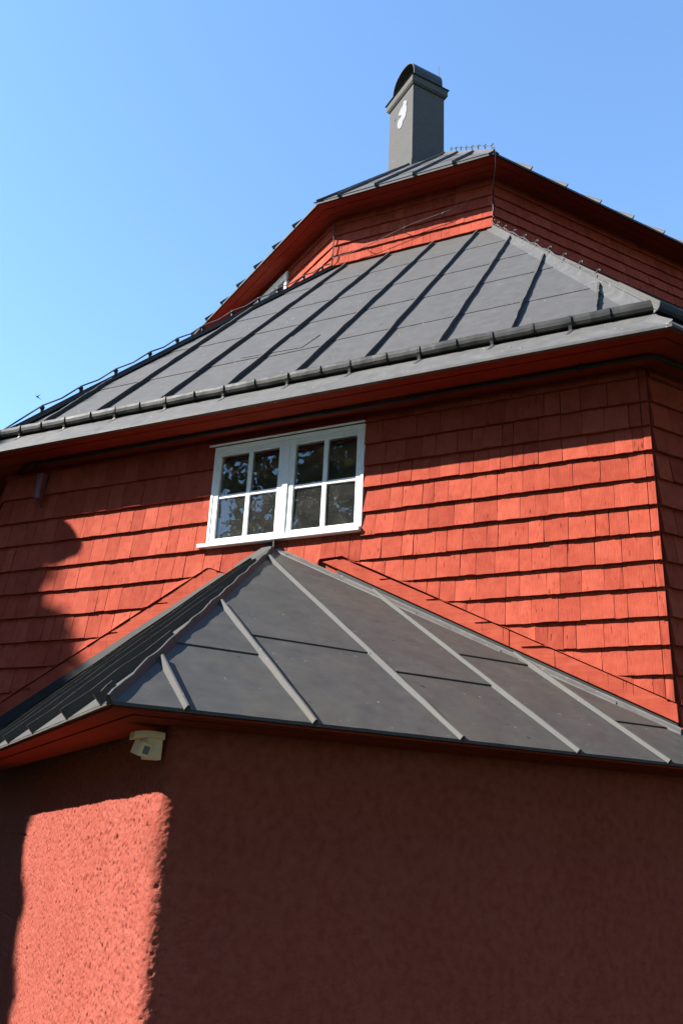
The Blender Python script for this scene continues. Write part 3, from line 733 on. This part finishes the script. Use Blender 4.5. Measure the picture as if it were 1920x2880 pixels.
mb = MB(); mb.add(hv, [[i * 4 + k, i * 4 + (k + 1) % 4, (i + 1) * 4 + (k + 1) % 4, (i + 1) * 4 + k] for i in range(nn) for k in range(4)] + [[3, 2, 1, 0], [nn * 4 + k for k in range(4)]]); mb.build('hip_seam', 'metal2', annex_roof)
# eave drip lip + soffits
mb = MB(); mb.sweep([(0.004, 0.009), (0.006, -0.003), (0.001, -0.004), (-0.02, -0.002)], K, K + eR * 10.5, nR, UP, 120, 0.0012); mb.sweep([(0.004, 0.009), (0.006, -0.003), (0.001, -0.004), (-0.02, -0.002)][::-1], K, K + ELa * 4.5, nL, UP, 50, 0.0012)
mb.build('drip_edge', 'metal2', annex_roof)
SO = 0.30
Kin = lambda o: K - nR * o - nL * o
def asof(o0, o1, z0, z1, nm):
    for e, L_ in ((eR, 10.4), (ELa, 4.6)):
        a, b = Kin(o0), Kin(o1); mb = MB(); q = [V((p.x, p.y, z0)) for p in (a, a + e * L_, b + e * L_, b)]
        if e is eR: q = q[::-1]
        mb.hexa(q, [p + UP * (z1 - z0) for p in q]); mb.build(nm, 'soffit', CH)
asof(0.010, 0.10, 1.972, 1.982, 'eave_board'); asof(0.106, 0.295, 1.968, 1.980, 'soffit_board')
# rake boards and lead upstand where the roof meets the wall
def rake_board(pts_lo, pts_hi, d0, d1, nm, mat):
    mb = MB(); q = [V((x, -d0, z)) for x, z in (pts_lo[0], pts_lo[1], pts_hi[1], pts_hi[0])]; mb.prism(q[::-1], (0, -(d1 - d0), 0)); return mb.build(nm, mat, CH, bevel=0.004)
rk = lambda x, h: (x, 3.264 - (x + 1.99) * 0.50448 + h)
rake_board([rk(-2.13, 0.004), rk(-0.872, 0)], [rk(-1.985, 0.088), rk(-0.870, 0.099)], 0.002, 0.027, 'rake_board', 'board')
rake_board([rk(-0.869, 0.001), rk(0.02, 0)], [rk(-0.867, 0.098), rk(0.02, 0.1)], 0.002, 0.026, 'rake_board', 'board')
rake_board([(-4.98, 2.247), (-2.90, 3.326)], [(-4.98, 2.362), (-3.03, 3.374)], 0.002, 0.027, 'rake_board', 'board')
rake_board([rk(-2.02, -0.05), rk(0.015, -0.05)], [rk(-2.02, -0.002), rk(0.015, -0.002)], 0.001, 0.012, 'gap_shade_strip', 'black')  # black strip painted in for the shade in the gap under the board
mb = MB()
for i in range(24):
    xa = -2.47 + (2.47 + 0.03) * i / 24; xb = -2.47 + (2.47 + 0.03) * (i + 1) / 24
    h0 = -0.008; za, zb = on_plane(xa, 0, nuA).z, on_plane(xb, 0, nuA).z; j = random.uniform(-.004, .004)
    p = lambda x, y, z: V((x, y, z))
    fa, fb = on_plane(xa, -0.105, nuA).z, on_plane(xb, -0.105, nuA).z
    mb.add([p(xa, -0.032, za + 0.010), p(xb, -0.032, zb + 0.010), p(xb, -0.042, zb + 0.0), p(xa, -0.042, za + 0.0), p(xb, -0.105, fb + 0.013 + j), p(xa, -0.105, fa + 0.013 + j), p(xa, -0.108, fa - .004), p(xb, -0.108, fb - .004)], [[0, 3, 2, 1], [3, 5, 4, 2], [5, 6, 7, 4]])
mb.build('flashing', 'flash', CH)
mb = MB(); xs = [-2.53 - 2.5 * i / 16 for i in range(17)]
for xa, xb in zip(xs, xs[1:]):
    za, zb = on_plane(xa, 0, nuB).z, on_plane(xb, 0, nuB).z
    mb.add([V((xa, -0.0285, max(za, 3.294 - .519 * (-2.963 - xa)) + .004)), V((xb, -0.0285, max(zb, 3.294 - .519 * (-2.963 - xb)) + .004)), V((xb, -0.032, zb + 0.02)), V((xa, -0.032, za + 0.02)), V((xb, -0.12, on_plane(xb, -.12, nuB).z + .008)), V((xa, -0.12, on_plane(xa, -.12, nuB).z + .008))], [[0, 1, 2, 3], [3, 2, 4, 5]])
mb.build('flashing', 'black', CH)

for off, hh_ in ((0.0, 0.055), (0.11, 0.045)):
    seam(annex_roof, on_plane(-2.62, -0.075 - off, nuB), on_plane(-4.95, -0.075 - off, nuB), nuB, hh_, 0.009, 18, 0.003, 'metal2', name='upstand_fold')
# stucco walls as a fine relief
Kw = Kin(SO); Kw = V((Kw.x, Kw.y, 0)); rad = 0.055
from mathutils import noise as mnoise
ELw = (ELa + nL * -0.032).normalized()
path = []; nrm = []
s = 9.0
while s > rad:
    path.append(Kw + ELw * s); nrm.append(nL); s -= (0.0062 if s < 3.2 else 0.3)
cen = Kw + eR * rad + ELw * rad
for i in range(13):
    t = (PI / 2) * i / 12; dv = -eR * math.cos(t) - ELw * math.sin(t); path.append(cen + dv * rad); nrm.append(dv.normalized())
s = rad + 0.009
while s < 11:
    path.append(Kw + eR * s); nrm.append(nR); s += (0.0092 if s < 2.8 else 0.3)
arc = [0.0]
for p, q in zip(path, path[1:]): arc.append(arc[-1] + (q - p).length)
zs = [-0.2, 0.1, 0.3] + [0.42 + 0.0062 * i for i in range(258)] + [2.03]
rgp = random.Random(99); pits = {}
s0 = 9.0 - 3.3; s1 = 9.0 + 2.9
for i in range(14000):
    a = rgp.uniform(s0, s1); z = rgp.uniform(0.42, 2.02); r = rgp.uniform(0.005, 0.0095); dpt = rgp.choice((0.005, 0.008, 0.012, 0.018))
    for gx in range(int((a - r) / .03), int((a + r) / .03) + 1):
        for gz in range(int((z - r) / .03), int((z + r) / .03) + 1): pits.setdefault((gx, gz), []).append((a, z, r, dpt))
vs = []
for z in zs:
    for p, nn_, a in zip(path, nrm, arc):
        h = 0.0
        if s0 - 0.2 < a < s1 + 0.2 and 0.4 < z < 2.03:
            h = 0.0018 * mnoise.noise(V((a * 30, z * 30, 1))) + 0.0042 * mnoise.noise(V((a * 105, z * 105, 7))) + 0.006 * mnoise.noise(V((a * 3, z * 3, 3)))
            for (pa, pz, r, dpt) in pits.get((int(a / .03), int(z / .03)), ()):
                dd = ((a - pa) ** 2 + (z - pz) ** 2) / (r * r)
                if dd < 1: h -= dpt * (1 - dd) * (1 if a < 8.86 else 0.45 if a < 9.05 else 0.2)
        vs.append(V((p.x, p.y, z)) + nn_ * h)
n = len(path)
fs = [[j * n + i, j * n + i + 1, (j + 1) * n + i + 1, (j + 1) * n + i] for j in range(len(zs) - 1) for i in range(n - 1)]
mb = MB(); mb.add(vs, fs); aw = mb.build('annex_wall', 'stucco', CH, smooth=True); aw['label'] = 'rough red stucco wall under the low roof'

# ------------------------------------------------------------------ fittings
# motion sensor on the annex corner; own frame x = out of the sunny wall, y = towards the viewer's side
W = CH.matrix_basis if False else (Matrix.Translation(V((1.814, 4.661, 0))) @ Matrix.Rotation(math.radians(-25.7), 4, 'Z'))
def world_pt(p): return W @ V(p)
so = world_pt(Kw + ELa * 0.035 + nL * 0.006 + UP * 1.950)
nLw = (W.to_3x3() @ nL)
ms = empty('motion_sensor', so, math.atan2(nLw.y, nLw.x)); ms.scale = (0.86, 0.86, 0.88); tag(ms, 'cream plastic motion sensor with hood on the stucco corner below the low roof', 'sensor')
# local: x out of wall, y to the right of it when looking out (away from corner is -y or +y)
ysign = 1
def sb_(name, x0, x1, y0, y1, z0, z1, mat='cream', bev=0.003): return MB().box(x0, x1, y0, y1, z0, z1).build(name, mat, ms, bevel=bev)
sb_('housing', 0.004, 0.078, -0.045, 0.006, -0.118, -0.020); sb_('cover', 0.010, 0.072, 0.0065, 0.012, -0.112, -0.026)
hp = []
for i in range(9):
    t = i / 8; hp.append((0.0 + 0.135 * t, -0.020 + 0.008 * math.sin(PI * t * 0.9) + 0.006 * (1 - t)))
vs = []
for (x, z) in hp: vs += [(x, -0.058, z - 0.024 - 0.002), (x, 0.020, z - 0.024), (x, 0.022, z + 0.006), (x, -0.060, z + 0.006)]
fs = [[i * 4 + k, i * 4 + (k + 1) % 4, (i + 1) * 4 + (k + 1) % 4, (i + 1) * 4 + k] for i in range(8) for k in range(4)] + [[0, 3, 2, 1], [32, 33, 34, 35]]
mb = MB(); mb.add(vs, fs); mb.build('hood', 'cream', ms, bevel=0.004)
MB().tube([(0.082, -0.01, -0.038), (0.085, 0.0, -0.060)], 0.009, 8).build('ball_joint', 'cream', ms)
hm = Matrix.Translation(V((0.092, 0.020, -0.080))) @ Matrix.Rotation(math.radians(25), 4, 'Z') @ Matrix.Rotation(math.radians(-8), 4, 'Y') @ Matrix.Rotation(math.radians(-16), 4, 'X')
fr = lambda x, y, z: hm @ V((x, y, z))
head = MB(); head.box(-0.034, 0.034, -0.030, 0.022, -0.030, 0.030, fr); hb_ = head.build('head', 'cream', ms, bevel=0.003)
rim = MB()
o_, i_ = 0.031, 0.0165
rv = [(-o_, .0222, -.027), (o_, .0222, -.027), (o_, .0222, .027), (-o_, .0222, .027), (-i_, .0236, -i_), (i_, .0236, -i_), (i_, .0236, i_), (-i_, .0236, i_)]
rim.add([fr(*p) for p in rv], [[0, 1, 5, 4], [1, 2, 6, 5], [2, 3, 7, 6], [3, 0, 4, 7]]); rim.build('bezel', 'cream', hb_)
ln_ = MB(); ln_.box(-0.0165, 0.0165, 0.0225, 0.0232, -0.0165, 0.0165, fr); ln_.build('lens', 'lens', hb_)

# narrow casing under the eave at the far left
pc = empty('wall_casing', world_pt((-4.73, -0.03, 4.075)), math.radians(-25.7)); tag(pc, 'narrow plum-coloured casing on the shingles under the eave at far left', 'casing')
mb = MB(); mb.add([(-0.03, -0.075, 0.02), (0.03, -0.075, 0.02), (0.03, -0.02, 0.03), (-0.03, -0.02, 0.03), (-0.03, -0.075, 0.25), (0.03, -0.075, 0.25), (0.03, 0.0, 0.26), (-0.03, 0.0, 0.26)], [[3, 2, 1, 0], [4, 5, 6, 7], [0, 1, 5, 4], [1, 2, 6, 5], [2, 3, 7, 6], [3, 0, 4, 7]]); mb.build('body', 'plum', pc, bevel=0.012)
MB().tube([(0.0, -0.04, 0.025), (0.002, -0.035, 0.0), (0.012, -0.02, -0.02), (0.012, 0.0, -0.03)], 0.004, 6).build('cable', 'black', pc)
MB().tube([(0.0, -0.045, 0.028), (0.0, -0.045, 0.012)], 0.011, 10).build('gland', 'plum', pc)

# conduit under the eave
cd = empty('eave_conduit', world_pt((-2.5, -0.15, 4.39))); tag(cd, 'thin dark conduit clipped under the main eave', 'conduit')
Ci = W.inverted(); CDI = Matrix.Translation(-world_pt((-2.5, -0.15, 4.39)))
rr = ring(0.155); cz = EZ - 0.034
pts = [world_pt((rr[0].x, rr[0].y, cz)) + (W.to_3x3() @ eL) * 3] + [world_pt(V((rr[0].x, rr[0].y, cz)).lerp(V((rr[1].x, rr[1].y, cz)), i / 14) + V((0, 0, random.uniform(-.004, .004)))) for i in range(1, 14)] + [world_pt((rr[1].x - 0.05, rr[1].y, cz)), world_pt((rr[1].x + 0.02, rr[1].y + 0.035, cz)), world_pt((rr[1].x, rr[1].y, cz)) + (W.to_3x3() @ eR) * 7]
MB().tube([CDI @ p for p in pts], 0.0125, 8).build('pipe', 'black', cd)
for x in (-4.75, -3.3, -2.1, -1.45, -0.35):
    p = CDI @ world_pt((x, -0.155, cz)); MB().box(p.x - .016, p.x + .016, p.y - .018, p.y + .018, p.z - .016, p.z + .03).build('clip', 'black', cd)

# lightning conductor: wire on hooks along the hips and up the upper wall
lc = empty('lightning_wire', world_pt((UB[1].x, 3.6, 8.7))); tag(lc, 'thin lightning wire on small hooks along the roof hips and upper wall', 'wire')
LI = Matrix.Translation(-world_pt((UB[1].x, 3.6, 8.7)))
def lw_(pts, r, name, mat='wire', n=5): return MB().tube([LI @ world_pt(p) for p in pts], r, n).build(name, mat, lc)
def on_hip(a, b, y, h): t = (y - a.y) / (b.y - a.y); p = a.lerp(b, t); return p + V((0, 0, h))
pts = []
hk = [3.57, 3.36, 3.05, 2.69, 2.32, 1.96, 1.60, 1.24, 0.90, 0.58]
for i, y in enumerate(hk):
    p = on_hip(hipR0, hipR1, y, 0.05); jx = random.uniform(-0.02, 0.02)
    h = [p + V((-0.012, 0, 0)), p + V((0.006, -0.005, 0.035)), p + V((-0.004, 0.0, 0.060)), p + V((0.012, -0.008, 0.080)), p + V((0.028, -0.012, 0.075)), p + V((0.030, -0.012, 0.060))]
    lw_(h, 0.007, 'hook', 'black')
    pts.append(p + V((0.0, 0, 0.055)))
    if i < len(hk) - 1: m = on_hip(hipR0, hipR1, (y + hk[i + 1]) / 2, 0.05 + 0.040); pts.append(m + V((0, 0, random.uniform(-.012, 0.0))))
pts += [on_hip(hipR0, hipR1, 0.42, 0.08), on_hip(hipR0, hipR1, 0.30, 0.055)]
uc = V((UB[1].x, 3.6, 0)); ue = V((UE[1].x, UE[1].y, 0))
top = [ue + V((0.0, 0.0, 9.55)), ue + V((0.02, -0.03, 9.53)), ue + V((0.03, -0.04, 9.44)), ue + V((-0.01, 0.08, 9.30)), uc + V((0.02, -0.09, 9.16)), uc + V((0.03, -0.06, 8.96)), uc + V((0.02, -0.06, 8.86)), uc + V((0.04, -0.09, 8.80))]
lw_(top + pts, 0.0042, 'wire')
hp2 = []
for i in range(8):
    p = V((UE[1].x, UE[1].y, UEZ)).lerp(APEX, 0.02 + 0.09 * i) + V((0, 0, 0.035)); hp2.append(p + V((0, 0, 0.06))); hp2.append(V((UE[1].x, UE[1].y, UEZ)).lerp(APEX, 0.065 + 0.09 * i) + V((0, 0, 0.10 + random.uniform(0, .03))))
    lw_([p, p + V((0.005, 0, 0.045)), p + V((-0.01, 0, 0.07)), p + V((0.02, -.01, 0.085))], 0.008, 'hook', 'black')
lw_([ue + V((0, 0, 9.55))] + hp2[:-1], 0.006, 'wire')
# left hip
pts = []
lk = [0.16, 0.483, 0.80, 1.137, 1.427, 1.723, 2.086, 2.436, 2.71, 3.1, 3.4]
for i, y in enumerate(lk):
    p = on_hip(hipL0, hipL1, y, 0.045); lw_([p, p + V((0, 0, 0.055))], 0.014, 'hook', 'black', 7); lw_([p + V((0, 0, 0.05)), p + V((0, 0, 0.075))], 0.022, 'hook', 'black', 7)
    pts.append(p + V((0, 0, 0.085)))
    if i < len(lk) - 1: m = on_hip(hipL0, hipL1, (y + lk[i + 1]) / 2, 0.045 + 0.058); pts.append(m)
w0 = V((UB[0].x, 3.6, 0))
lw_([on_hip(hipL0, hipL1, -0.22, 0.06)] + pts + [w0 + V((-0.02, -0.06, 8.74)), w0 + V((0.02, -0.07, 8.82)), w0 + V((0.01, -0.06, 9.2)), w0 + V((0.0, -0.06, 9.4))], 0.008, 'wire')
sag = []
for i in range(17):
    t = i / 16; x = w0.x + 0.03 + (uc.x - 0.12 - w0.x) * t; z = 8.80 + 0.18 * math.sin(t * 2.2) * 0.6 + 0.36 * t ** 3 - 0.03 * math.sin(t * 9)
    sag.append(V((x, 3.6 - 0.09 - 0.03 * math.sin(PI * t), z)))
lw_(sag, 0.005, 'wire')
for i in (4, 8, 12):
    p = sag[i]; lw_([V((p.x - .02, 3.57, p.z - .02)), p + V((-.01, 0, -.01)), p + V((0.0, 0, 0.008))], 0.006, 'hook')

# ------------------------------------------------------------------ surroundings
g = MB(); g.add([(-600, -600, 0), (600, -600, 0), (600, 600, 0), (-600, 600, 0)], [[0, 1, 2, 3]]); gr = g.build('ground', 'ground'); gr['kind'] = 'structure'
av = V((math.cos(SUN_AZ), math.sin(SUN_AZ), 0)); pv = V((-av.y, av.x, 0)); te = math.tan(SUN_EL)
# unseen building added at the left to cast the rounded shadow on the shingles
sw = empty('unseen_side_building', av * 6 + pv * -9, SUN_AZ); tag(sw, 'unseen red side building added left of the tower, cornice shaped to cast the wall shadow', 'building')
# local: x = towards the sun, y = along pv
bx = lambda name, x0, x1, y0, y1, z0, z1, mat: MB().box(x0, x1, y0, y1, z0, z1).build(name, mat, sw)
bx('wall', -2.0, 2.2, -3.0, 1.85, 0, 5.62, 'board')
zA = te * 3.7
prof = [(-3.2, 3.29), (2.09, 3.29), (2.15, 3.282), (2.21, 3.241), (2.244, 3.20), (2.232, 3.127), (2.17, 3.032), (2.12, 2.946), (1.9, 2.80), (-3.2, 2.80)]  # outline shaped to cast the rounded shadow edge on the wall
mb = MB(); mb.prism([V((-2.30, y, h + zA)) for y, h in prof], (0.06, 0, 0)); mb.build('cornice', 'soffit', sw)
mb = MB(); zt = 3.29 + zA; mb.add([(-2.24, -3.2, zt - .14), (-2.24, 2.05, zt - .14), (0.1, 2.05, zt + 1.62), (0.1, -3.2, zt + 1.62), (2.5, -3.2, zt - .14), (2.5, 2.05, zt - .14)], [[0, 1, 2, 3], [3, 2, 5, 4], [1, 5, 2], [0, 3, 4], [0, 4, 5, 1]]); mb.build('roof', 'metal', sw)

def leafy(name, label, loc, h, crown_c, crown_r, n_leaf, seed, mat='leaf', size=1.0):
    rg = random.Random(seed); t = empty(name, loc, rg.uniform(0, 6)); tag(t, label, 'tree')
    tk = MB(); tk.tube([(0, 0, -0.2), (0.05, 0, h * 0.25), (-0.05, 0.08, h * 0.5), (0, 0, h * 0.8)], [0.32, 0.25, 0.18, 0.06], 9)
    cl_ = []
    for i in range(26):
        a = rg.uniform(0, 2 * PI); z = rg.uniform(-0.95, 0.95); rr_ = crown_r * rg.uniform(0.45, 0.9) * math.sqrt(max(0.05, 1 - z * z))
        c = V((math.cos(a) * rr_, math.sin(a) * rr_, crown_c + z * crown_r * 1.45)); cl_.append((c, crown_r * rg.uniform(0.28, 0.5)))
        b = V((0, 0, h * rg.uniform(0.25, 0.6))); m = b.lerp(c, 0.55) + V((0, 0, 0.3)); tk.tube([b, m, c], [0.11, 0.07, 0.025], 6)
    tk.build('trunk', 'bark', t)
    cr = MB()
    for i in range(n_leaf):
        c, r = rg.choice(cl_); d = V((rg.gauss(0, 1), rg.gauss(0, 1), rg.gauss(0, 1))).normalized() * r * rg.uniform(0.35, 1.05) ** 0.6
        p = c + d; u = V((rg.gauss(0, 1), rg.gauss(0, 1), rg.gauss(0, 1))).normalized(); w = u.orthogonal().normalized(); s = rg.uniform(0.10, 0.19) * size
        cr.add([p - u * s, p + w * s * 0.55, p + u * s, p - w * s * 0.55], [[0, 1, 2, 3]], rnd=rg.random())
    cr.build('crown', mat, t, attrs=True)
    return t
trees = [(-14.0, -4.7, 18, 10.5, 4.5, 'tall leafy tree mirrored in the window panes, nearer one'),
         (-8.6, -10.0, 18, 10.0, 5.0, 'tall leafy tree behind the viewer, added to hold sky light off the walls'),
         (-19.5, -13.0, 23, 14, 6.0, 'tall leafy tree farther back, mirrored between the others'),
         (-0.5, -11.5, 16, 8.5, 5.2, 'broad leafy tree straight behind the viewer, added to cut sky light'),
         (7.5, -10.5, 16, 8.5, 5.2, 'unseen copper beech behind the viewer, first to the right, added to redden the fill light'),
         (13.5, -4.0, 15, 8.0, 5.0, 'unseen copper beech at the right, added to redden the light on the shaded stucco wall'),
         (18.5, 6.0, 15, 8.0, 5.0, 'unseen copper beech farthest to the right, added to redden the fill light')]
for i, (x, y, h, cc, crr, lab) in enumerate(trees):
    t = leafy('broadleaf_tree', lab, (x, y, 0), h, cc, crr, 6000 if i < 3 else 5200, 3 + i, 'copper' if i > 3 else 'leaf', size=1.15 if i < 3 else 2.0)
    t['group'] = 'trees standing around the churchyard'
hd_ = empty('hedge', av * 10 + pv * -2.2, SUN_AZ); tag(hd_, 'tall clipped hedge out of view at left, added to shade the lawn', 'hedge')  # unseen hedge added to shade the lawn and cut its bounce
rg = random.Random(77); hm_ = MB()
for i in range(9000):
    x = rg.uniform(-0.9, 0.9); y = rg.uniform(-4.2, 8); z = rg.uniform(0, 5.6) + 0.25 * math.sin(y * 2)
    if abs(x) < 0.6 and z < 5.0: x = math.copysign(rg.uniform(0.6, 0.95), x)
    p = V((x, y, z)); u = V((rg.gauss(0, 1), rg.gauss(0, 1), rg.gauss(0, 1))).normalized(); w = u.orthogonal().normalized(); q = rg.uniform(0.10, 0.2)
    hm_.add([p - u * q, p + w * q * .6, p + u * q, p - w * q * .6], [[0, 1, 2, 3]], rnd=rg.random())
hm_.build('foliage', 'leaf', hd_, attrs=True); MB().box(-0.5, 0.5, -4.1, 7.9, 0, 5.0).build('branches', 'bark', hd_)
# unseen spruce placed so its edge shades the left of the picture
rg = random.Random(9)
Asp = 12.0; wc = -8.45; hz = 6.95; kk = 0.39
tip = hz + Asp * te; base = av * Asp + pv * wc
sp = empty('spruce_tree', base); tag(sp, 'dense conical spruce out of view at left, placed to shade the left end of the wall', 'tree')
MB().tube([(0, 0, -0.2), (0, 0, tip * 0.5), (0, 0, tip)], [0.35, 0.2, 0.02], 8).build('trunk', 'bark', sp)
cr = MB()
for i in range(5200):
    z = tip - (tip - 0.8) * math.sqrt(rg.random()); R = (tip - z) * kk + 0.12
    a = rg.uniform(0, 2 * PI); rl = R * rg.uniform(0.9, 1.0)
    d = V((math.cos(a), math.sin(a), 0)); t = V((-d.y, d.x, 0)); wv = 0.12 + 0.16 * R / 3
    p0 = V((0, 0, z + 0.12 * rl)); p1 = d * rl * 0.6 + V((0, 0, z + 0.05)); p2 = d * rl + V((0, 0, z))
    dr = V((0, 0, -0.12 - 0.07 * rl))
    cr.add([p0 - t * .03, p1 - t * wv + dr, p2, p1 + t * wv + dr, p1], [[0, 1, 4], [1, 2, 4], [4, 2, 3], [0, 4, 3]], rnd=rg.random())
cr.build('crown', 'needle', sp, attrs=True)

# a swift in the sky at the left
camM = cam.matrix_world
fpx = 2440.0
d = camM.to_3x3() @ V(((107 - 960) / fpx, -(1117 - 1440) / fpx, -1)); bp = camM.translation + d.normalized() * 42
bd = empty('bird', bp, 0.5); tag(bd, 'tiny dark bird flying in the blue sky at left', 'bird')
mb = MB(); mb.tube([(-0.12, 0, 0.05), (-0.06, 0, 0.025), (0, 0, 0), (0.06, 0, -0.02), (0.10, 0, -0.05)], [0.006, 0.022, 0.028, 0.018, 0.004], 7)
for s in (-1, 1):
    mb.prism([(-0.05, 0.01 * s, 0.02), (0.0, 0.01 * s, 0.0), (0.03, 0.14 * s, 0.03), (0.075, 0.26 * s, 0.04), (0.01, 0.15 * s, 0.04)], (0, 0, 0.006))
mb.prism([(0.08, 0.0, -0.04), (0.16, 0.04, -0.07), (0.13, 0, -0.06), (0.16, -0.04, -0.07)], (0, 0, 0.004))
mb.build('body', 'bird', bd)
